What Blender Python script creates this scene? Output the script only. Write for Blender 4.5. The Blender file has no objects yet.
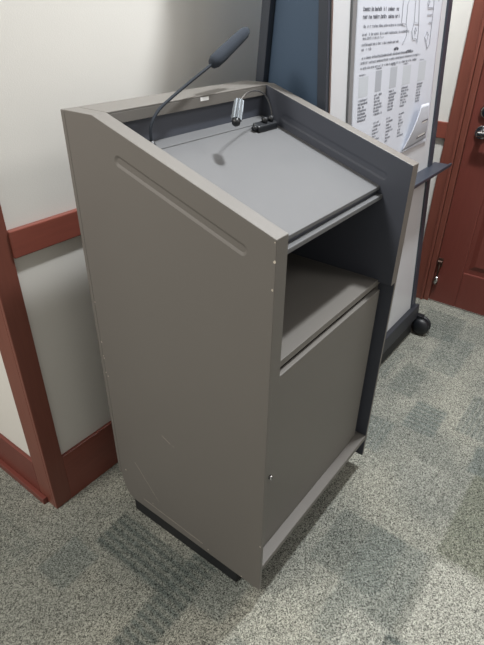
import bpy, bmesh, math, random
from mathutils import Vector, Matrix

S = bpy.context.scene
COL = S.collection
R = random.Random(7)

# ------------------------------------------------------------------ camera
YAW, PITCH, ROLL, FPX = 0.92687, 0.55884, 0.01481, 515.78
cy, sy, cp, sp = math.cos(YAW), math.sin(YAW), math.cos(PITCH), math.sin(PITCH)
fw = Vector((sy * cp, cy * cp, -sp)); rt = Vector((cy, -sy, 0)); up = rt.cross(fw)
r2 = rt * math.cos(ROLL) + up * math.sin(ROLL)
u2 = up * math.cos(ROLL) - rt * math.sin(ROLL)
cam_d = bpy.data.cameras.new('camera'); cam = bpy.data.objects.new('camera', cam_d); COL.objects.link(cam)
M = Matrix((r2, u2, -fw)).transposed().to_4x4()
M.translation = Vector((-0.67335, -0.43732, 1.36131))
cam.matrix_world = M
cam_d.sensor_fit = 'VERTICAL'; cam_d.sensor_height = 24.0
cam_d.lens = FPX / 645 * 24.0
cam_d.shift_x = -0.68 / 645; cam_d.shift_y = 1.65 / 645
cam_d.clip_start = 0.05
S.camera = cam

# ------------------------------------------------------------------ world, lights, exposure
w = bpy.data.worlds.new('world'); S.world = w; w.use_nodes = True
bg = w.node_tree.nodes['Background']; bg.inputs[1].default_value = 1.0
_n = w.node_tree.nodes; _l = w.node_tree.links
_tc = _n.new('ShaderNodeTexCoord'); _sp = _n.new('ShaderNodeSeparateXYZ'); _l.new(_tc.outputs['Generated'], _sp.inputs[0])
_cr = _n.new('ShaderNodeValToRGB'); _l.new(_sp.outputs[2], _cr.inputs[0]); _l.new(_cr.outputs[0], bg.inputs[0])
_cr.color_ramp.elements[0].position = 0.0; _cr.color_ramp.elements[0].color = (0.52, 0.475, 0.415, 1)      # far walls of the dim room
_cr.color_ramp.elements[1].position = 0.7; _cr.color_ramp.elements[1].color = (0.42, 0.41, 0.39, 1)       # light ceiling overhead


def area(name, loc, target, size, size_y, power, color):
    l = bpy.data.lights.new(name, 'AREA'); l.shape = 'RECTANGLE'; l.size = size; l.size_y = size_y
    l.energy = power; l.color = color
    o = bpy.data.objects.new(name, l); COL.objects.link(o); o.location = loc
    o.rotation_euler = (Vector(target) - Vector(loc)).to_track_quat('-Z', 'Y').to_euler()
    return o


area('ceiling_light_main', (1.02, -0.11, 3.0), (0.8, 0.0, 0), 0.14, 0.18, 74, (0.97, 0.99, 1.0))
area('ceiling_light_right', (1.25, 0.30, 3.0), (0.8, 0.3, 0), 0.5, 0.4, 14, (0.97, 0.99, 1.0))
area('fill_light_front', (1.3, -1.7, 3.0), (0.9, 0.0, 0.3), 0.6, 0.6, 19, (1.0, 0.97, 0.93))  # added fill, no known fixture: lifts the cupboard door, carpet and lower whiteboard
area('ceiling_light_left', (-1.7, 0.9, 2.65), (-1.2, 0.9, 0), 0.6, 0.6, 62, (1.0, 0.95, 0.88))
S.view_settings.view_transform = 'Standard'; S.view_settings.look = 'None'
S.view_settings.exposure = 0.0; S.view_settings.gamma = 1.0; S.view_settings.use_curve_mapping = False


# ------------------------------------------------------------------ materials
def lin(c):
    return tuple(((v / 255) / 12.92 if v / 255 <= 0.04045 else ((v / 255 + 0.055) / 1.055) ** 2.4) for v in c) + (1,)


class NT:
    def __init__(s, name):
        s.m = bpy.data.materials.new(name); s.m.use_nodes = True
        s.t = s.m.node_tree; s.b = s.t.nodes['Principled BSDF']

    def n(s, typ, **kw):
        o = s.t.nodes.new(typ)
        for k, v in kw.items():
            if k.startswith('i_'):
                o.inputs[k[2:].replace('_', ' ')].default_value = v
            else:
                setattr(o, k, v)
        return o

    def l(s, a, b): s.t.links.new(a, b)

    def math(s, op, a, b=None, c=None, clamp=False):
        o = s.t.nodes.new('ShaderNodeMath'); o.operation = op; o.use_clamp = clamp
        for i, v in enumerate((a, b, c)):
            if v is None: continue
            if isinstance(v, (int, float)): o.inputs[i].default_value = v
            else: s.l(v, o.inputs[i])
        return o.outputs[0]

    def mix(s, f, a, b, blend='MIX'):
        o = s.t.nodes.new('ShaderNodeMix'); o.data_type = 'RGBA'; o.blend_type = blend
        for sock, v in ((o.inputs[0], f), (o.inputs[6], a), (o.inputs[7], b)):
            if isinstance(v, (int, float)): sock.default_value = v
            elif isinstance(v, tuple): sock.default_value = v
            else: s.l(v, sock)
        return o.outputs[2]


def mat(name, rgb, rough=0.5, metal=0.0, var=0.06, scale=8.0, bump=0.0, bscale=200.0, spec=0.5, stretch=None):
    t = NT(name)
    tc = t.n('ShaderNodeTexCoord')
    src = tc.outputs['Object']
    if stretch:
        mp = t.n('ShaderNodeMapping'); mp.inputs['Scale'].default_value = stretch
        t.l(src, mp.inputs[0]); src = mp.outputs[0]
    no = t.n('ShaderNodeTexNoise', i_Scale=scale, i_Detail=5.0)
    t.l(src, no.inputs['Vector'])
    c = lin(rgb)
    a = tuple(min(1, v * (1 - var)) for v in c[:3]) + (1,); b = tuple(min(1, v * (1 + var)) for v in c[:3]) + (1,)
    t.l(t.mix(no.outputs[0], a, b), t.b.inputs['Base Color'])
    t.b.inputs['Roughness'].default_value = rough; t.b.inputs['Metallic'].default_value = metal
    t.b.inputs['Specular IOR Level'].default_value = spec
    if bump:
        n2 = t.n('ShaderNodeTexNoise', i_Scale=bscale, i_Detail=2.0); t.l(src, n2.inputs['Vector'])
        bp = t.n('ShaderNodeBump', i_Strength=bump, i_Distance=0.002)
        t.l(n2.outputs[0], bp.inputs['Height']); t.l(bp.outputs[0], t.b.inputs['Normal'])
    return t.m


def carpet_material():
    t = NT('carpet_pile')
    tc = t.n('ShaderNodeTexCoord'); P = tc.outputs['Object']
    sx = t.n('ShaderNodeSeparateXYZ'); t.l(P, sx.inputs[0])
    wob = t.n('ShaderNodeTexNoise', i_Scale=14.0, i_Detail=4.0); t.l(P, wob.inputs['Vector'])
    wo = t.math('MULTIPLY', t.math('SUBTRACT', wob.outputs[0], 0.5), 0.014)
    X = t.math('ADD', sx.outputs[0], wo); Y = t.math('ADD', sx.outputs[1], wo)
    base = t.mix(0.0, lin((152, 149, 133)), lin((0, 0, 0)))
    big = t.n('ShaderNodeTexNoise', i_Scale=2.6, i_Detail=5.0, i_Roughness=0.6); t.l(P, big.inputs['Vector'])
    f = t.math('MULTIPLY', t.math('SUBTRACT', big.outputs[0], 0.45), 5.0, clamp=True)
    base = t.mix(f, lin((122, 124, 117)), lin((142, 142, 132)))

    def rect(x0, x1, y0, y1, soft=0.014):
        def edge(v, a, b):
            p = t.math('DIVIDE', t.math('SUBTRACT', v, a), soft, clamp=True)
            q = t.math('DIVIDE', t.math('SUBTRACT', b, v), soft, clamp=True)
            return t.math('MULTIPLY', p, q)
        return t.math('MULTIPLY', edge(X, x0, x1), edge(Y, y0, y1))
    # stripes inside woven blocks
    wx = t.n('ShaderNodeTexNoise', i_Scale=45.0, i_Detail=2.0); t.l(P, wx.inputs['Vector'])
    jit = t.math('MULTIPLY', wx.outputs[0], 3.0)
    st_y = t.math('MULTIPLY_ADD', t.math('SINE', t.math('ADD', t.math('MULTIPLY', sx.outputs[0], 230.0), jit)), 0.5, 0.5)
    st_x = t.math('MULTIPLY_ADD', t.math('SINE', t.math('ADD', t.math('MULTIPLY', sx.outputs[1], 300.0), jit)), 0.5, 0.5)
    zig = t.math('SINE', t.math('ADD', t.math('MULTIPLY', sx.outputs[1], 480.0), t.math('MULTIPLY', t.math('PINGPONG', sx.outputs[0], 0.008), 700.0)))
    zig = t.math('MULTIPLY_ADD', zig, 0.5, 0.5)
    dark = (84, 91, 88); blue = (98, 105, 102); green = (95, 98, 85); light = (160, 160, 151)
    blocks = [  # x0,x1,y0,y1,colour,strength,stripe(0 none,1 along y,2 along x,3 zigzag)
        (-0.16, -0.02, 0.20, 0.52, dark, 0.85, 1), (-0.36, 0.02, 0.14, 0.25, dark, 0.8, 1),
        (-0.32, -0.17, 0.45, 0.58, blue, 0.6, 0), (-0.45, -0.25, 0.62, 1.0, dark, 0.35, 1),
        (-0.62, -0.42, 0.02, 0.3, blue, 0.4, 0), (-0.12, 0.1, 0.04, 0.15, blue, 0.45, 0),
        (0.20, 0.44, -0.26, -0.03, dark, 0.55, 3), (0.02, 0.44, -0.33, -0.14, blue, 0.45, 3), (0.0, 0.16, -0.42, -0.2, light, 0.5, 2),
        (0.45, 0.9, -0.56, -0.33, green, 0.75, 3), (0.12, 0.44, -0.60, -0.34, light, 0.6, 0), (0.06, 0.16, -0.42, -0.31, dark, 0.85, 1),
        (0.92, 1.12, -0.16, -0.02, blue, 0.75, 1), (1.02, 1.3, -0.34, -0.2, blue, 0.6, 2), (0.72, 0.92, -0.02, 0.12, blue, 0.55, 2),
        (1.1, 1.35, 0.0, 0.12, dark, 0.45, 1), (1.35, 1.7, -0.1, 0.06, blue, 0.5, 1), (1.62, 1.9, 0.0, 0.22, dark, 0.5, 1),
        (1.3, 1.8, -0.4, -0.25, dark, 0.5, 1), (0.62, 0.8, -0.28, -0.12, light, 0.2, 0), (1.15, 1.4, 0.14, 0.3, blue, 0.5, 2),
        (0.84, 1.0, -0.42, -0.3, blue, 0.7, 0), (-0.8, -0.5, 0.4, 0.8, green, 0.4, 0), (-0.3, -0.1, -0.2, 0.0, dark, 0.5, 1)]
    c = base
    for x0, x1, y0, y1, colr, k, s in blocks:
        m = t.math('MULTIPLY', rect(x0, x1, y0, y1), k)
        st = {1: st_y, 2: st_x, 3: zig}.get(s)
        if st is not None:
            m = t.math('MULTIPLY', m, t.math('MULTIPLY_ADD', st, 0.55, 0.55))
        c = t.mix(m, c, lin(colr))
    # yarn speckle
    v = t.n('ShaderNodeTexVoronoi', i_Scale=400.0); t.l(P, v.inputs['Vector'])
    sp1 = t.n('ShaderNodeSeparateColor'); t.l(v.outputs['Color'], sp1.inputs[0])
    n1 = t.n('ShaderNodeTexNoise', i_Scale=230.0, i_Detail=3.0); t.l(P, n1.inputs['Vector'])
    k = t.math('ADD', t.math('MULTIPLY', t.math('SUBTRACT', sp1.outputs[0], 0.5), 1.4), t.math('MULTIPLY', t.math('SUBTRACT', n1.outputs[0], 0.5), 1.7))
    k = t.math('ADD', k, 1.0)
    k = t.math('MAXIMUM', k, 0.2)
    comb = t.n('ShaderNodeCombineColor')
    for i in range(3): t.l(k, comb.inputs[i])
    c = t.mix(1.0, c, comb.outputs[0], 'MULTIPLY')
    t.l(c, t.b.inputs['Base Color'])
    t.b.inputs['Roughness'].default_value = 1.0; t.b.inputs['Specular IOR Level'].default_value = 0.1
    bp = t.n('ShaderNodeBump', i_Strength=0.6, i_Distance=0.003)
    t.l(k, bp.inputs['Height']); t.l(bp.outputs[0], t.b.inputs['Normal'])
    return t.m


MT = dict(
    carpet=carpet_material(),
    wall=mat('painted_wall', (210, 208, 203), 0.8, var=0.02, scale=3, bump=0.15, bscale=350),
    wood=mat('mahogany_stain', (114, 66, 55), 0.35, var=0.16, scale=9, stretch=(14, 14, 1.2), bump=0.05, bscale=30),
    wood_h=mat('mahogany_stain_rail', (124, 68, 57), 0.35, var=0.16, scale=9, stretch=(1.2, 14, 14), bump=0.05, bscale=30),
    wood_door=mat('mahogany_door', (106, 54, 46), 0.4, var=0.14, scale=9, stretch=(14, 14, 1.2), bump=0.05, bscale=30),
    paint=mat('grey_brown_painted_steel', (104, 101, 97), 0.45, var=0.03, scale=5, bump=0.05, bscale=500),
    desk=mat('grey_laminate', (93, 94, 96), 0.6, var=0.03, scale=5, bump=0.04, bscale=500),
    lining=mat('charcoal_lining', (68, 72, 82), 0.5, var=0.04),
    black=mat('black_rubber', (22, 24, 27), 0.6, var=0.05),
    blackp=mat('black_plastic', (20, 23, 28), 0.45, var=0.05),
    foam=mat('foam_windscreen', (38, 45, 55), 0.95, var=0.2, scale=400, bump=0.6, bscale=700),
    foamn=mat('matte_black_gooseneck', (38, 43, 50), 0.75, var=0.05, spec=0.2),
    barm=mat('dark_charcoal_bar', (40, 43, 49), 0.5, var=0.05),
    chrome=mat('chrome', (190, 190, 190), 0.18, 1.0, var=0.02),
    bronze=mat('dark_bronze', (92, 74, 66), 0.4, 0.8, var=0.05),
    steel=mat('brushed_steel', (170, 168, 165), 0.35, 1.0, var=0.05),
    ribbed=mat('grey_metal_shade', (120, 126, 132), 0.35, 0.7, var=0.05),
    navy=mat('navy_powder_coat', (50, 56, 66), 0.4, var=0.05),
    navyp=mat('navy_panel', (58, 78, 100), 0.6, var=0.04),
    white=mat('whiteboard_enamel', (194, 197, 201), 0.25, var=0.01),
    grey=mat('grey_metal_strip', (128, 130, 132), 0.4, 0.2, var=0.03),
    paper=mat('poster_paper', (188, 192, 202), 0.7, var=0.01),
    sticker=mat('white_sticker', (235, 235, 235), 0.6, var=0.01),
    chip=mat('bare_primer_chip', (190, 182, 170), 0.7, var=0.1),
    ink=mat('poster_ink', (124, 127, 136), 0.8, var=0.02),
    inkb=mat('poster_ink_bold', (70, 72, 82), 0.8, var=0.02),
    inkg=mat('poster_ink_pale', (150, 153, 160), 0.8, var=0.02),
    swatch1=mat('poster_swatch_pale', (174, 179, 186), 0.8, var=0.02),
    swatch2=mat('poster_swatch_grey', (150, 154, 162), 0.8, var=0.02),
    swatch3=mat('poster_swatch_mid', (160, 164, 172), 0.8, var=0.02),
)


# ------------------------------------------------------------------ mesh helpers
def box(bm, x0, x1, y0, y1, z0, z1, f=None, bev=0.0):
    g = bmesh.ops.create_cube(bm, size=1.0)['verts']
    for v in g:
        v.co = Vector(((x0 + x1) / 2 + v.co.x * (x1 - x0), (y0 + y1) / 2 + v.co.y * (y1 - y0), (z0 + z1) / 2 + v.co.z * (z1 - z0)))
    if bev:
        es = list({e for v in g for e in v.link_edges})
        r = bmesh.ops.bevel(bm, geom=es, offset=bev, segments=2, affect='EDGES', profile=0.5)
        g = list({v for f_ in r['faces'] for v in f_.verts} | {v for v in g if v.is_valid})
    if f:
        for v in g: v.co = Vector(f(*v.co))
    return g


def tube(bm, pts, rad, n=12, cap=True):
    pts = [Vector(p) for p in pts]
    rads = rad if isinstance(rad, (list, tuple)) else [rad] * len(pts)
    rings = []; prev = None
    for i, p in enumerate(pts):
        t = (pts[min(i + 1, len(pts) - 1)] - pts[max(i - 1, 0)]).normalized()
        if prev is None:
            a = t.orthogonal().normalized()
        else:
            a = (prev - t * prev.dot(t)).normalized()
        prev = a; b = t.cross(a)
        rings.append([bm.verts.new(p + (a * math.cos(2 * math.pi * k / n) + b * math.sin(2 * math.pi * k / n)) * rads[i]) for k in range(n)])
    for i in range(len(rings) - 1):
        for k in range(n):
            bm.faces.new((rings[i][k], rings[i][(k + 1) % n], rings[i + 1][(k + 1) % n], rings[i + 1][k]))
    if cap:
        bm.faces.new(rings[0][::-1]); bm.faces.new(rings[-1])


def spline(pts, m=8):
    pts = [Vector(p) for p in pts]; out = []
    for i in range(len(pts) - 1):
        p0 = pts[max(i - 1, 0)]; p1 = pts[i]; p2 = pts[i + 1]; p3 = pts[min(i + 2, len(pts) - 1)]
        for k in range(m):
            t = k / m
            out.append(0.5 * ((2 * p1) + (p2 - p0) * t + (2 * p0 - 5 * p1 + 4 * p2 - p3) * t * t + (3 * p1 - p0 - 3 * p2 + p3) * t ** 3))
    out.append(pts[-1]); return out


def obj(name, bm, m, parent=None, smooth=False, origin=None, bevel=0.0):
    bmesh.ops.recalc_face_normals(bm, faces=bm.faces)
    me = bpy.data.meshes.new(name)
    if parent is not None and origin is None:
        off = parent.matrix_world.translation if parent.parent is None else Vector((0, 0, 0))
    bm.to_mesh(me); bm.free()
    me.materials.append(MT[m])
    if smooth:
        for p in me.polygons: p.use_smooth = True
    o = bpy.data.objects.new(name, me); COL.objects.link(o)
    if bevel:
        b = o.modifiers.new('edge', 'BEVEL'); b.width = bevel; b.segments = 2; b.limit_method = 'ANGLE'; b.angle_limit = 0.6
    if parent is not None:
        o.parent = parent
        # geometry is written in world coordinates; take the parent's base point out again
        chain = Vector((0, 0, 0)); p = parent
        while p is not None:
            chain += p.location; p = p.parent
        o.location = -chain
    return o


def nb(): return bmesh.new()


def bobj(name, dims, m, parent=None, bevel=0.0, f=None):
    bm = nb(); box(bm, *dims, f=f); return obj(name, bm, m, parent, bevel=bevel)


def thing(name, label, cat, loc):
    o = bpy.data.objects.new(name, None); COL.objects.link(o); o.location = loc
    o.empty_display_size = 0.05
    o['label'] = label; o['category'] = cat
    return o


def struct(o): o['kind'] = 'structure'; return o


# ------------------------------------------------------------------ the room
F = -0.05       # carpet level; the lectern's own frame starts at its lower panel edge
YS, YW = 0.70, 0.712      # rear wall: face of the wood, face of the plaster behind it
XC = -0.15
XS, XD = 1.98, 1.992
struct(bobj('floor', (-3.0, 2.0, -3.0, 3.2, F - 0.05, F), 'carpet'))
struct(bobj('wall_rear', (XC + 0.012, 2.10, YW, YW + 0.12, F, 2.7), 'wall'))
struct(bobj('wall_left', (XC + 0.012, XC + 0.13, YW + 0.12, 3.2, F, 2.7), 'wall'))
bm = nb()
box(bm, XD, XD + 0.12, 0.26, YW, F, 2.7); box(bm, XD, XD + 0.12, -3.0, -0.68, F, 2.7); box(bm, XD, XD + 0.12, -0.68, 0.26, 2.02, 2.7)
struct(obj('wall_right', bm, 'wall'))
# corner post with its two faces, dado rails and baseboards
bm = nb(); box(bm, XC, -0.092, YS, YW, F, 2.7); box(bm, XC, XC + 0.012, YW, 0.785, F, 2.7)
struct(obj('trim_1', bm, 'wood', bevel=0.0015))
bm = nb(); box(bm, -0.092, XS, YS, YW, F, 0.140)
struct(obj('baseboard_rear', bm, 'wood_h', bevel=0.0015))
bm = nb(); box(bm, XC, XC + 0.012, 0.785, 3.2, F, 0.110); box(bm, XC - 0.016, XC, 0.748, 3.2, F, -0.024)
struct(obj('baseboard_left', bm, 'wood_door', bevel=0.002))
bm = nb(); box(bm, -0.092, XS, YS - 0.006, YW, 0.822, 0.892)
struct(obj('trim_2', bm, 'wood_h', bevel=0.003))
bm = nb(); box(bm, XC - 0.006, XC + 0.012, 0.785, 3.2, 0.822, 0.892)
struct(obj('trim_3', bm, 'wood_h', bevel=0.003))
bm = nb(); box(bm, XS - 0.004, XD, 0.348, YS - 0.006, 0.812, 0.886)
struct(obj('trim_4', bm, 'wood_h', bevel=0.003))
bm = nb(); box(bm, XS, XD, 0.348, YS, F, 0.140)
struct(obj('baseboard_right', bm, 'wood_h', bevel=0.002))
# door casing: flat outer band, raised inner bead, jamb
bm = nb()
for a, b, c in ((0.348, 0.284, 1.972), (0.298, 0.284, 1.965), (0.284, 0.256, 1.979)):
    box(bm, c, XD + 0.03, b, a, F, 2.08)
    box(bm, c, XD + 0.03, -0.68 - (a - 0.256), -0.68 - (b - 0.256), F, 2.08)
box(bm, 1.972, XD + 0.03, -0.77, 0.348, 2.02, 2.09)
struct(obj('trim_5', bm, 'wood', bevel=0.002))

# panelled door
XF = 1.988
dr = bobj('door_1', (XF + 0.012, XF + 0.045, -0.68, 0.254, F + 0.006, 2.02), 'wood_door'); struct(dr)
for y0, y1 in ((0.112, 0.254), (-0.68, -0.55)):
    bm = nb(); box(bm, XF, XF + 0.013, y0, y1, F + 0.006, 2.02); obj('stile', bm, 'wood_door', dr, bevel=0.003)
for z0, z1 in ((F + 0.006, 0.162), (0.76, 0.96), (1.89, 2.02)):
    bm = nb(); box(bm, XF, XF + 0.013, -0.55, 0.112, z0, z1); obj('rail', bm, 'wood_door', dr, bevel=0.003)
for z0, z1 in ((0.162, 0.76), (0.96, 1.89)):
    bm = nb(); g = box(bm, XF + 0.002, XF + 0.013, -0.50, 0.064, z0 + 0.05, z1 - 0.05)
    for v in g:
        if v.co.x > XF + 0.005:
            v.co.y += 0.03 if v.co.y > -0.2 else -0.03; v.co.z += 0.03 if v.co.z > (z0 + z1) / 2 else -0.03
    obj('raised_panel', bm, 'wood_door', dr)
bm = nb(); tube(bm, [(XF, 0.19, 0.862), (XF - 0.012, 0.19, 0.862)], 0.030, 28); h = obj('door_handle', bm, 'chrome', dr, True, bevel=0.003)
bm = nb(); tube(bm, [(XF - 0.012, 0.19, 0.862), (XF - 0.05, 0.19, 0.862)], 0.013, 16)
tube(bm, spline([(XF - 0.05, 0.198, 0.862), (XF - 0.053, 0.14, 0.863), (XF - 0.05, 0.07, 0.859)]), 0.0125, 14)
obj('lever', bm, 'chrome', h, True)
bm = nb(); tube(bm, [(XF, 0.19, 0.952), (XF - 0.014, 0.19, 0.952), (XF - 0.020, 0.19, 0.952)], [0.029, 0.029, 0.018], 28); obj('deadbolt', bm, 'chrome', dr, True)
# kick-down door stop low on the stile
bm = nb(); box(bm, XF - 0.006, XF, 0.225, 0.249, 0.165, 0.212); tube(bm, [(XF - 0.014, 0.226, 0.195), (XF - 0.014, 0.248, 0.195)], 0.009, 14)
ds = obj('door_stop', bm, 'bronze', dr, bevel=0.001)
bm = nb(); tube(bm, [(XF - 0.014, 0.237, 0.195), (XF - 0.012, 0.237, 0.10)], 0.0045, 10); obj('arm', bm, 'bronze', ds, True)
bm = nb(); tube(bm, [(XF - 0.012, 0.237, 0.108), (XF - 0.013, 0.237, 0.088), (XF - 0.013, 0.237, 0.066)], [0.008, 0.012, 0.010], 14); obj('foot', bm, 'chrome', ds, True)

# ------------------------------------------------------------------ lectern
W, D, H, HF, A, T = 0.632, 0.545, 1.17, 1.026, 0.099, 0.0375
T2 = 0.011
lec = thing('lectern', 'grey-brown painted metal lectern with sloped top, open shelf and locked lower door', 'lectern', (0.31, 0.27, 0))


def capsule(a, b, r, n=10):
    a = Vector(a); b = Vector(b); d = (b - a).normalized(); nrm = Vector((-d.y, d.x)); out = []
    th = math.atan2(d.y, d.x)
    for k in range(n + 1):
        t = th + math.pi / 2 + math.pi * k / n; out.append((a.x + r * math.cos(t), a.y + r * math.sin(t)))
    for k in range(n + 1):
        t = th - math.pi / 2 + math.pi * k / n; out.append((b.x + r * math.cos(t), b.y + r * math.sin(t)))
    return out


def slab(bm, outline, xa, xb, groove=None, depth=0.006):
    """plate between x=xa and x=xb with the given (y,z) outline; an optional pressed capsule groove on the xa face"""
    def ring(pts, x): return [bm.verts.new((x, p[0], p[1])) for p in pts]

    def edges(vs): return [bm.edges.new((vs[i], vs[(i + 1) % len(vs)])) for i in range(len(vs))]
    va = ring(outline, xa); vb = ring(outline, xb)
    ea = edges(va); eb = edges(vb)
    for i in range(len(va)):
        j = (i + 1) % len(va); bm.faces.new((va[i], va[j], vb[j], vb[i]))
    bm.faces.new(vb[::-1])
    if groove:
        s = 1 if xb > xa else -1
        (p, q, r) = groove
        loops = [ring(capsule(p, q, r), xa), ring(capsule(p, q, r * 0.72), xa + s * depth * 0.55), ring(capsule(p, q, r * 0.5), xa + s * depth)]
        e0 = edges(loops[0])
        bmesh.ops.triangle_fill(bm, use_beauty=True, edges=ea + e0)
        for L0, L1 in zip(loops, loops[1:]):
            for i in range(len(L0)):
                j = (i + 1) % len(L0); bm.faces.new((L0[i], L0[j], L1[j], L1[i]))
        bm.faces.new(loops[-1])
    else:
        bm.faces.new(va)


def side_panel(outer, inner_thin, inner_thick):
    """one closed shell: thin sheet below the shelf, thicker box section above it"""
    bm = nb()
    Y1 = D - 0.012; ZS = 0.695
    low = [(Y1, ZS), (0, ZS), (0, 0.012), (Y1 - 0.046, 0.016)] + [(Y1 - 0.046 + 0.046 * math.sin(t), 0.016 + 0.09 * (1 - math.cos(t))) for t in (0.35, 0.7, 1.05, 1.35, math.pi / 2)]
    upp = [(0, ZS), (Y1, ZS), (Y1, H), (D - A, H), (0, HF)]

    def V(p, x): return bm.verts.new((x, p[0], p[1]))

    def grooved(ring, x, r, depth, s):
        es = [bm.edges.get((ring[i], ring[(i + 1) % len(ring)])) or bm.edges.new((ring[i], ring[(i + 1) % len(ring)])) for i in range(len(ring))]
        p, q = (0.38, 1.091), (0.072, 0.989)
        loops = [[V(c, x) for c in capsule(p, q, r)], [V(c, x + s * depth * 0.55) for c in capsule(p, q, r * 0.72)], [V(c, x + s * depth) for c in capsule(p, q, r * 0.5)]]
        e0 = [bm.edges.new((loops[0][i], loops[0][(i + 1) % len(loops[0])])) for i in range(len(loops[0]))]
        bmesh.ops.triangle_fill(bm, use_beauty=True, edges=es + e0)
        for L0, L1 in zip(loops, loops[1:]):
            for i in range(len(L0)):
                j = (i + 1) % len(L0); bm.faces.new((L0[i], L0[j], L1[j], L1[i]))
        bm.faces.new(loops[-1])
    s = 1 if inner_thin > outer else -1
    ol = [V(p, outer) for p in low]; ou = [ol[1], ol[0]] + [V(p, outer) for p in upp[2:]]
    il = [V(p, inner_thin) for p in low]; iu = [V(p, inner_thick) for p in upp]
    for i in range(1, len(low)):
        j = (i + 1) % len(low); bm.faces.new((ol[i], ol[j], il[j], il[i]))
    for i in range(1, len(upp)):
        j = (i + 1) % len(upp); bm.faces.new((ou[i], ou[j], iu[j] if j else iu[0], iu[i]) if i > 0 else ())
    bm.faces.new((il[1], il[0], iu[1], iu[0]))
    bm.faces.new(il); bm.faces.new(ol)
    grooved(ou, outer, 0.0118, 0.0028, s)
    grooved(iu, inner_thick, 0.0112, 0.0012, -s)
    # close the small side openings left at the step
    bmesh.ops.holes_fill(bm, edges=[e for e in bm.edges if e.is_boundary], sides=8)
    o = obj('side_panel', bm, 'paint', lec, bevel=0.0012)
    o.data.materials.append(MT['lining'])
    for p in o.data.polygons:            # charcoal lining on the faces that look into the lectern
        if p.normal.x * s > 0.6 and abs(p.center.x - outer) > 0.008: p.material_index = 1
    return o


side_panel(0, T2, T); side_panel(W, W - T2, W - T)
bm = nb(); box(bm, 0, W, D - 0.0115, D, 0.106, H - 0.0005); obj('back_panel', bm, 'paint', lec, bevel=0.0015)
# flat top cap behind the desk with its folded front lip
bm = nb(); box(bm, T + 0.0008, W - T - 0.0008, D - A, D - 0.0125, H - 0.004, H); box(bm, T + 0.0008, W - T - 0.0008, D - A, D - A + 0.004, H - 0.026, H - 0.004)
cap = obj('top_cap', bm, 'paint', lec, bevel=0.001)
lb = bobj('label_sticker', (0.322, 0.352, D - A - 0.0008, D - A, H - 0.012, H - 0.004), 'sticker', cap); lb['label'] = 'small white sticker'
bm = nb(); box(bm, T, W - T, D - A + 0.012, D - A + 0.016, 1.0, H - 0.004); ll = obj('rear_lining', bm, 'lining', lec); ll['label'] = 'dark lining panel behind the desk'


# sloping desk
def dz(y): return 0.962 + 0.333 * (y - 0.077)


def shear(x, y, z): return (x, y, z + dz(y))


bm = nb(); box(bm, T, W - T, 0.077, D - A + 0.012, -0.009, 0.0, f=shear)
dsk = obj('reading_desk', bm, 'desk', lec, bevel=0.001)
bm = nb(); box(bm, T, W - T, 0.4252, D - A + 0.011, 0.0002, 0.0022, f=shear); obj('hinge_strip', bm, 'desk', dsk, bevel=0.0008)
bm = nb(); box(bm, T, W - T, 0.066, 0.084, 0.930, 0.942); obj('front_rail', bm, 'desk', lec, bevel=0.002)
bm = nb(); box(bm, T, W - T, 0.084, 0.092, 0.930, 0.957); obj('desk_support', bm, 'lining', lec)
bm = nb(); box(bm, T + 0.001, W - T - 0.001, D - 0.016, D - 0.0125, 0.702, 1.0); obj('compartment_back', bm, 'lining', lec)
# shelf and the lower cupboard
bm = nb(); box(bm, T2, W - T2, 0.040, D - 0.0125, 0.684, 0.702); obj('shelf', bm, 'paint', lec, bevel=0.001)
for a_, b_ in ((T2, T - 0.001), (W - T + 0.001, W - T2)):
    bm = nb(); box(bm, a_, b_, 0.047, 0.060, 0.107, 0.684); obj('door_jamb', bm, 'paint', lec)
LKX = 0.066
door = bobj('door', (T - 0.012, W - T, 0.030, 0.046, 0.110, 0.674), 'paint', lec, bevel=0.0015)
bm = nb(); tube(bm, [(LKX, 0.029, 0.378), (LKX, 0.022, 0.378)], 0.0058, 16); obj('lock', bm, 'chrome', door, True)
bm = nb(); box(bm, LKX - 0.001, LKX + 0.001, 0.0212, 0.0222, 0.3745, 0.3815); obj('keyhole', bm, 'black', bpy.data.objects['lock'])
bm = nb(); box(bm, T2, W - T2, 0.0005, D - 0.0125, 0.098, 0.107); box(bm, T2, W - T2, 0.0005, 0.004, 0.088, 0.098); obj('bottom_ledge', bm, 'paint', lec, bevel=0.001)
bm = nb(); box(bm, 0.010, W - 0.010, 0.085, D - 0.045, F + 0.0005, 0.014); box(bm, T2 + 0.001, W - T2 - 0.001, 0.085, D - 0.045, 0.014, 0.096); obj('plinth', bm, 'black', lec)
# worn paint chips along the side panel's edges
bm = nb()
for y, z in ((0.531, 0.72), (0.530, 0.60), (0.5305, 0.555), (0.529, 0.548), (0.5308, 0.50), (0.524, 0.49), (0.003, 1.021), (0.002, 0.985), (0.003, 0.20), (0.0035, 0.93), (0.29, 0.37), (0.51, 0.135), (0.18, 0.03), (0.40, 0.06), (0.06, 0.018)):
    s_ = R.uniform(0.0015, 0.003)
    c0 = bm.verts.new((-0.0003, y, z))
    ring = [bm.verts.new((-0.0003, y + s_ * R.uniform(.6, 1.2) * math.cos(k * 1.047), z + s_ * R.uniform(.8, 1.6) * math.sin(k * 1.047))) for k in range(6)]
    for k in range(6): bm.faces.new((c0, ring[k], ring[(k + 1) % 6]))
for (a, b) in (((0.46, 0.20), (0.37, 0.09)), ((0.44, 0.052), (0.20, 0.040)), ((0.33, 0.385), (0.30, 0.372))):
    a = Vector((-0.0003, *a)); b = Vector((-0.0003, *b)); n_ = Vector((0, 0, 0.0007))
    bm.faces.new([bm.verts.new(v) for v in (a - n_, b - n_, b + n_, a + n_)])
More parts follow.
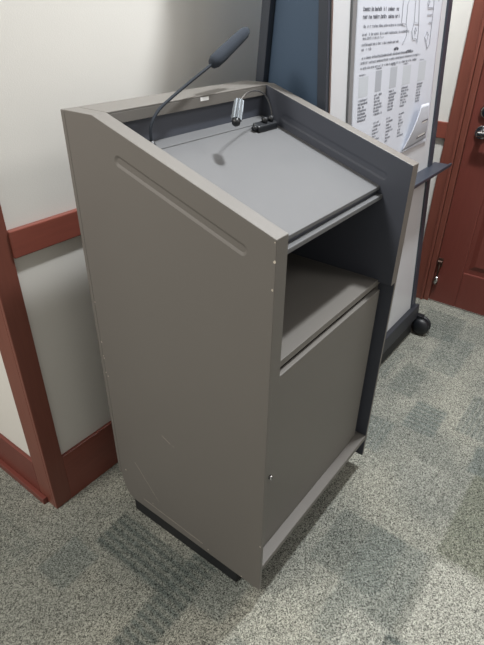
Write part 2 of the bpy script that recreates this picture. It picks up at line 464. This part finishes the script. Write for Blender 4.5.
ch = obj('scuff_marks', bm, 'chip', lec); ch['kind'] = 'stuff'; ch['label'] = 'pale chips and scratches in the paint'

# ------------------------------------------------------------------ gooseneck microphone
mic = thing('gooseneck_microphone', 'long black gooseneck microphone with a foam windscreen at the lectern\'s rear left', 'microphone', (0.124, 0.415, dz(0.415) + 0.0005))
z0 = dz(0.415)
bm = nb(); tube(bm, [(0.124, 0.415, z0 + 0.0045), (0.124, 0.415, z0 + 0.014), (0.124, 0.415, z0 + 0.03)], [0.012, 0.012, 0.007], 18); obj('base', bm, 'blackp', mic, True)
neck = spline([(0.124, 0.415, z0 + 0.03), (0.1298, 0.418, 1.1338), (0.1573, 0.422, 1.1598), (0.2008, 0.427, 1.1784), (0.2717, 0.431, 1.2058), (0.3493, 0.434, 1.2349), (0.375, 0.435, 1.246)], 6)
bm = nb(); tube(bm, neck, 0.0034, 10); obj('gooseneck', bm, 'foamn', mic, True)
hp = [Vector((0.351, 0.434, 1.2355)), Vector((0.499, 0.440, 1.303))]
dd = hp[1] - hp[0]
prof = [(0, .004), (.03, .012), (.1, .0155), (.25, .0162), (.5, .0152), (.75, .0144), (.9, .013), (.97, .009), (1.0, .002)]
bm = nb(); tube(bm, [hp[0] + dd * a for a, _ in prof], [b for _, b in prof], 20); obj('windscreen', bm, 'foam', mic, True)

# ------------------------------------------------------------------ small gooseneck lamp clamped to the desk
lamp = thing('gooseneck_lamp', 'small chrome gooseneck lamp with ribbed grey head clipped at the desk\'s rear right', 'lamp', (0.53, 0.40, dz(0.40) + 0.0005))


def tilt(x, y, z): return (x, y, z + dz(0.4) + 0.333 * (y - 0.4))


bm = nb(); box(bm, 0.487, 0.575, 0.388, 0.412, 0.0005, 0.017, f=tilt, bev=0.004); cl = obj('clamp', bm, 'blackp', lamp)
for x in (0.528, 0.556):
    bm = nb(); tube(bm, [tilt(x, 0.401, 0.014), tilt(x, 0.401, 0.030)], [0.0075, 0.009], 14); obj('knob', bm, 'blackp', cl, True)
bm = nb(); tube(bm, [tilt(0.487, 0.40, 0.009), tilt(0.476, 0.40, 0.009)], [0.008, 0.0065], 14); obj('socket', bm, 'blackp', lamp, True)
pts = spline([tilt(0.568, 0.405, 0.017), (0.562, 0.405, 1.115), (0.535, 0.40, 1.146), (0.49, 0.386, 1.166), (0.43, 0.366, 1.178), (0.37, 0.345, 1.180), (0.316, 0.325, 1.169)], 7)
bm = nb(); tube(bm, pts, 0.0017, 8); obj('gooseneck', bm, 'steel', lamp, True)
a = Vector((0.320, 0.327, 1.173)); b = Vector((0.288, 0.311, 1.134))
bm = nb(); ax = (b - a).normalized(); e1 = ax.orthogonal().normalized(); e2 = ax.cross(e1); N = 40; rings = []
for t_, r_ in ((0, .006), (.04, .0115), (.5, .0125), (.94, .0125)):
    rings.append([bm.verts.new(a + (b - a) * t_ + (e1 * math.cos(2 * math.pi * k / N) + e2 * math.sin(2 * math.pi * k / N)) * r_ * (1 if k % 4 < 2 else .84)) for k in range(N)])
for i in range(3):
    for k in range(N): bm.faces.new((rings[i][k], rings[i][(k + 1) % N], rings[i + 1][(k + 1) % N], rings[i + 1][k]))
bm.faces.new(rings[0][::-1]); bm.faces.new(rings[-1]); obj('lamp_shade', bm, 'ribbed', lamp)
bm = nb(); tube(bm, [a + (b - a) * .9, a + (b - a) * 1.12, a + (b - a) * 1.2], [0.0105, 0.0095, 0.004], 18); obj('lamp_tip', bm, 'blackp', lamp, True)

# ------------------------------------------------------------------ A-frame mobile whiteboard
eas = thing('mobile_whiteboard', 'double-sided A-frame whiteboard on casters with dark navy frame and marker tray', 'whiteboard', (1.14, 0.4, F))
LEAN = 0.081


def BF(u, o, z): return (u, 0.21 + LEAN * z - o, z + o * LEAN)          # front leaf, o = distance out of its face


def BB(u, o, z): return (u, 0.622 - LEAN * z - o, z)                    # back leaf, o = distance in from its outer face


def bb(bm, u0, u1, o0, o1, z0, z1, f=BF): box(bm, u0, u1, o0, o1, z0, z1, f=f)


X0, X1, ZT = 0.675, 1.605, 1.92
bm = nb(); bb(bm, X0 + 0.012, X1 - 0.045, -0.016, -0.001, 0.105, ZT - 0.03); obj('writing_surface', bm, 'white', eas)
bm = nb(); bb(bm, X0 + 0.012, X1 - 0.045, -0.019, -0.0165, 0.105, ZT - 0.03); obj('board_backing', bm, 'navyp', eas)
bm = nb(); bb(bm, X0 + 0.012, X1 - 0.045, 0.006, 0.021, 0.105, ZT - 0.03, BB); obj('back_board', bm, 'navyp', eas)
bm = nb(); bb(bm, X0 - 0.008, X0 + 0.012, -0.024, 0.004, 0.03, ZT); bb(bm, X1 - 0.045, X1, -0.024, 0.006, 0.03, ZT); bb(bm, X0 + 0.012, X1 - 0.045, -0.024, 0.004, ZT - 0.03, ZT)
obj('front_frame', bm, 'navy', eas, bevel=0.002)
bm = nb(); bb(bm, X0 - 0.02, X0 + 0.012, 0.0, 0.028, 0.03, ZT, BB); bb(bm, X1 - 0.045, X1, 0.0, 0.028, 0.03, ZT, BB); bb(bm, X0 + 0.012, X1 - 0.045, 0, 0.028, ZT - 0.03, ZT, BB)
obj('back_frame', bm, 'navy', eas, bevel=0.002)
bm = nb(); bb(bm, X0 + 0.006, X0 + 0.014, 0.0042, 0.007, 0.106, ZT - 0.03); sl = obj('edge_strip', bm, 'steel', eas); sl['label'] = 'bright metal strip along the frame'
bm = nb(); bb(bm, X0 + 0.008, X0 + 0.014, 0.028, 0.031, 0.1, ZT - 0.03, BB); obj('edge_strip', bm, 'steel', eas)
bm = nb(); bb(bm, 0.800, 0.822, -0.001, 0.006, 0.80, ZT - 0.03); gs = obj('divider_strip', bm, 'grey', eas)
bm = nb(); bb(bm, X0 - 0.008, X1 + 0.02, -0.03, 0.022, 0.035, 0.105); obj('bottom_bar', bm, 'barm', eas, bevel=0.004)
bm = nb(); bb(bm, X0 - 0.008, X1 - 0.02, -0.02, 0.008, F + 0.012, 0.035); obj('lower_rail', bm, 'black', eas, bevel=0.003)
bm = nb(); bb(bm, X0 - 0.008, X1, 0.0, 0.03, 0.03, 0.105, BB); obj('bottom_bar', bm, 'barm', eas, bevel=0.004)
for x in (X0, X1 - 0.03):
    bm = nb(); box(bm, x, x + 0.025, 0.235, 0.60, 0.045, 0.085); obj('side_bar', bm, 'navy', eas, bevel=0.003)
    bm = nb(); box(bm, x, x + 0.025, 0.375, 0.455, ZT - 0.06, ZT); obj('hinge_bracket', bm, 'navy', eas, bevel=0.003)
for x in (X0 + 0.002, X1 - 0.02):
    bm = nb(); vs = []
    for xx in (x, x + 0.006):
        vs.append([bm.verts.new(p) for p in ((xx, 0.21 + LEAN * 0.05 + 0.026, 0.05), (xx, 0.622 - LEAN * 0.05 - 0.03, 0.05), (xx, 0.622 - LEAN * (ZT - 0.06) - 0.03, ZT - 0.06), (xx, 0.21 + LEAN * (ZT - 0.06) + 0.026, ZT - 0.06))])
    bm.faces.new(vs[0]); bm.faces.new(vs[1][::-1])
    for i in range(4): bm.faces.new((vs[0][i], vs[0][(i + 1) % 4], vs[1][(i + 1) % 4], vs[1][i]))
    obj('end_panel', bm, 'navyp', eas)
# tray
bm = nb(); box(bm, 0.70, 1.665, 0.212, 0.280, 0.770, 0.777); box(bm, 0.70, 1.665, 0.205, 0.212, 0.770, 0.784)
obj('marker_tray', bm, 'navy', eas, bevel=0.002)
# casters
for (x, y) in ((1.625, 0.168), (0.72, 0.168), (1.60, 0.62), (0.70, 0.62)):
    r_ = 0.045 if y < .3 else 0.03
    bm = nb(); zc = F + r_
    if y < .3: box(bm, x - 0.02, x + 0.012, y - 0.004, y + 0.055, zc + r_ - 0.004, zc + r_ + 0.012)
    tube(bm, [(x - 0.002, y, zc - 0.004), (x - 0.002, y, zc + r_ + 0.006)], 0.005, 10)
    c = obj('caster', bm, 'blackp', eas, bevel=0.002)
    for s_ in (-1, 1):
        bm = nb()
        pr = [(0.005, .85), (0.010, 1.0), (0.020, .97), (0.030, .84), (0.037, .6), (0.041, .25)]
        tube(bm, [(x + s_ * p * r_ / .045, y, zc + 0.0005) for p, _ in pr], [q * r_ for _, q in pr], 26)
        obj('wheel', bm, 'blackp', c, True)

# ------------------------------------------------------------------ poster on the board
pos = thing('poster', 'large white printed poster with figure drawings and a folded lower right corner', 'poster', BF(1.16, 0.003, 0.895))
PO = 0.0035
PX0, PX1, PZ0, PZ1 = 0.826, 1.497, 0.893, 1.86


def curl(u, z):
    """sheet point -> world, with the slight waviness of a hung sheet"""
    return Vector(BF(u, PO + 0.0015 * math.sin(u * 9) * math.sin(z * 7 + 1) ** 2, z))


bm = nb(); nu, nz = 60, 80
vs = [[bm.verts.new((PX0 + (PX1 - PX0) * i / nu, 0, PZ0 + (PZ1 - PZ0) * (j / nz) ** 1.6)) for i in range(nu + 1)] for j in range(nz + 1)]
for j in range(nz):
    for i in range(nu): bm.faces.new((vs[j][i], vs[j][i + 1], vs[j + 1][i + 1], vs[j + 1][i]))
for v in bm.verts: v.co = curl(v.co.x, v.co.z)
sh = obj('sheet', bm, 'paper', pos, True)
sol = sh.modifiers.new('thickness', 'SOLIDIFY'); sol.thickness = 0.0006; sol.offset = 0


def quad(bm, u0, u1, z0, z1, e=0.0009):
    ps = []
    for u, z in ((u0, z0), (u1, z0), (u1, z1), (u0, z1)):
        p = curl(u, z); n = (curl(u + .002, z) - p).cross(curl(u, z + .002) - p).normalized()
        ps.append(bm.verts.new(p + n * e))
    bm.faces.new(ps)


def textline(bm, u0, u1, z, h, wt=0.35, gap=0.16):
    """a line of small print: letter strokes too small to read in the photograph"""
    u = u0
    while u < u1:
        if R.random() < gap: u += h * 0.6; continue
        wd = h * R.uniform(0.35, 0.6); k = R.random(); st = h * wt * 0.55
        quad(bm, u, u + st, z, z + h * R.choice((.7, .7, 1)))
        if k < .7: quad(bm, u, u + wd, z + h * .55, z + h * .55 + st * .8)
        if k > .3: quad(bm, u, u + wd, z, z + st * .8)
        if k > .5: quad(bm, u + wd - st, u + wd, z, z + h * .7)
        u += wd + h * 0.22


bm = nb()
textline(bm, 0.865, 1.11, 1.343, 0.0105, 0.5); obj('bold_heading', bm, 'inkb', pos)
bm = nb(); textline(bm, 0.865, 1.12, 1.324, 0.0105, 0.5); obj('bold_heading', bm, 'inkb', pos)
bm = nb(); textline(bm, 1.10, 1.13, 1.235, 0.009, 0.9, 0); obj('bold_word', bm, 'inkb', pos)
bm = nb(); textline(bm, 1.2, 1.24, 1.222, 0.009, .9, 0); obj('bold_word', bm, 'inkb', pos)
bm = nb()
for u1, z in ((0.98, 1.372), (1.16, 1.302), (1.22, 1.282), (1.02, 1.272), (1.13, 1.256), (0.93, 1.244), (1.26, 1.222), (1.33, 1.209), (1.30, 1.195)):
    textline(bm, 0.868, u1, z, 0.0075, 0.5)
obj('small_print', bm, 'ink', pos)
cols = [(0.862, 0.925, 'swatch1', 1.175, 1.120), (0.975, 1.020, 'swatch2', 1.185, 1.125), (1.085, 1.140, 'swatch3', 1.187, 1.125), (1.190, 1.260, 'swatch1', 1.184, 1.125), (1.330, 1.400, 'swatch1', 1.188, 1.125)]
for u0, u1, m_, z1, z0 in cols:
    bm = nb(); quad(bm, u0, u1, z0, z1, 0.0006); obj('swatch', bm, m_, pos)
bm = nb()
for i, (u0, u1, m_, z1, z0) in enumerate(cols):
    textline(bm, u0, u0 + 0.04, z1 + 0.004, 0.005, 0.5)
    for k in range(7): textline(bm, u0, u0 + R.uniform(.035, .07), z0 - 0.012 - k * 0.0095, 0.0065, 0.75, .1)
    if i < 4:
        for k in range(8 if i else 2): textline(bm, u0 + .0, u0 + R.uniform(.02, .06), 1.03 - k * 0.0105 - (0.012 if i == 0 else 0), 0.0065, 0.7, .1)
obj('column_print', bm, 'ink', pos)
bm = nb()


def pl(pts):
    tube(bm, [Vector(BF(u, PO + 0.0020, z)) for u, z in pts], 0.0008, 5)


for s in ([(1.145, 1.50), (1.140, 1.42), (1.140, 1.31), (1.175, 1.306)],
          [(1.235, 1.50), (1.20, 1.39), (1.178, 1.36), (1.178, 1.306), (1.190, 1.29), (1.188, 1.272), (1.172, 1.258), (1.160, 1.252)],
          [(1.225, 1.40), (1.24, 1.385), (1.245, 1.31), (1.285, 1.308), (1.262, 1.42)],
          [(1.245, 1.31), (1.232, 1.285), (1.245, 1.262), (1.275, 1.262), (1.288, 1.25), (1.290, 1.28), (1.285, 1.31)],
          [(1.262, 1.295), (1.272, 1.285), (1.262, 1.275), (1.256, 1.285), (1.262, 1.295)],
          [(1.385, 1.50), (1.40, 1.40), (1.41, 1.36), (1.41, 1.24)], [(1.43, 1.50), (1.415, 1.38)], [(1.46, 1.50), (1.455, 1.37)],
          [(1.35, 1.365), (1.36, 1.355), (1.37, 1.365), (1.36, 1.378), (1.35, 1.365)], [(1.36, 1.352), (1.41, 1.352)], [(1.36, 1.332), (1.41, 1.332)], [(1.38, 1.308), (1.41, 1.308)],
          [(1.41, 1.24), (1.385, 1.228), (1.37, 1.25), (1.355, 1.262), (1.37, 1.28), (1.39, 1.27), (1.375, 1.25)]):
    pl(s)
obj('figure_drawing', bm, 'ink', pos)
# the lower right corner folded up, leaning out at its free top edge
QA, QC, QT2, QT1 = Vector((1.235, .007, .898)), Vector((1.473, .007, .908)), Vector((1.405, .030, 1.046)), Vector((1.333, .030, 1.048))


def flap(a, b, e=0.0):
    p = QA.lerp(QC, a).lerp(QT1.lerp(QT2, a), b)
    return Vector(BF(p.x, p.y + 0.006 * math.sin(math.pi * b) + e, p.z))


bm = nb(); vs = [[bm.verts.new(flap(i / 12, j / 12)) for i in range(13)] for j in range(13)]
for j in range(12):
    for i in range(12): bm.faces.new((vs[j][i], vs[j][i + 1], vs[j + 1][i + 1], vs[j + 1][i]))
fo = obj('folded_corner', bm, 'paper', pos, True); fo['label'] = 'folded-up corner showing the back of the sheet'
sol = fo.modifiers.new('thickness', 'SOLIDIFY'); sol.thickness = 0.0006; sol.offset = 0
bm = nb()
for a0, a1, b0, b1 in ((.5, .92, .14, .17), (.5, .92, .56, .59), (.5, .53, .14, .59), (.89, .92, .14, .59)):
    bm.faces.new([bm.verts.new(flap(a_, b_, 0.0009)) for a_, b_ in ((a0, b0), (a1, b0), (a1, b1), (a0, b1))])
obj('box_outline', bm, 'inkb', pos)
bm = nb(); bm.faces.new([bm.verts.new(flap(a_, b_, 0.0007)) for a_, b_ in ((.53, .17), (.89, .17), (.89, .56), (.53, .56))])
obj('blank_square', bm, 'sticker', pos)
bpy.context.view_layer.update()
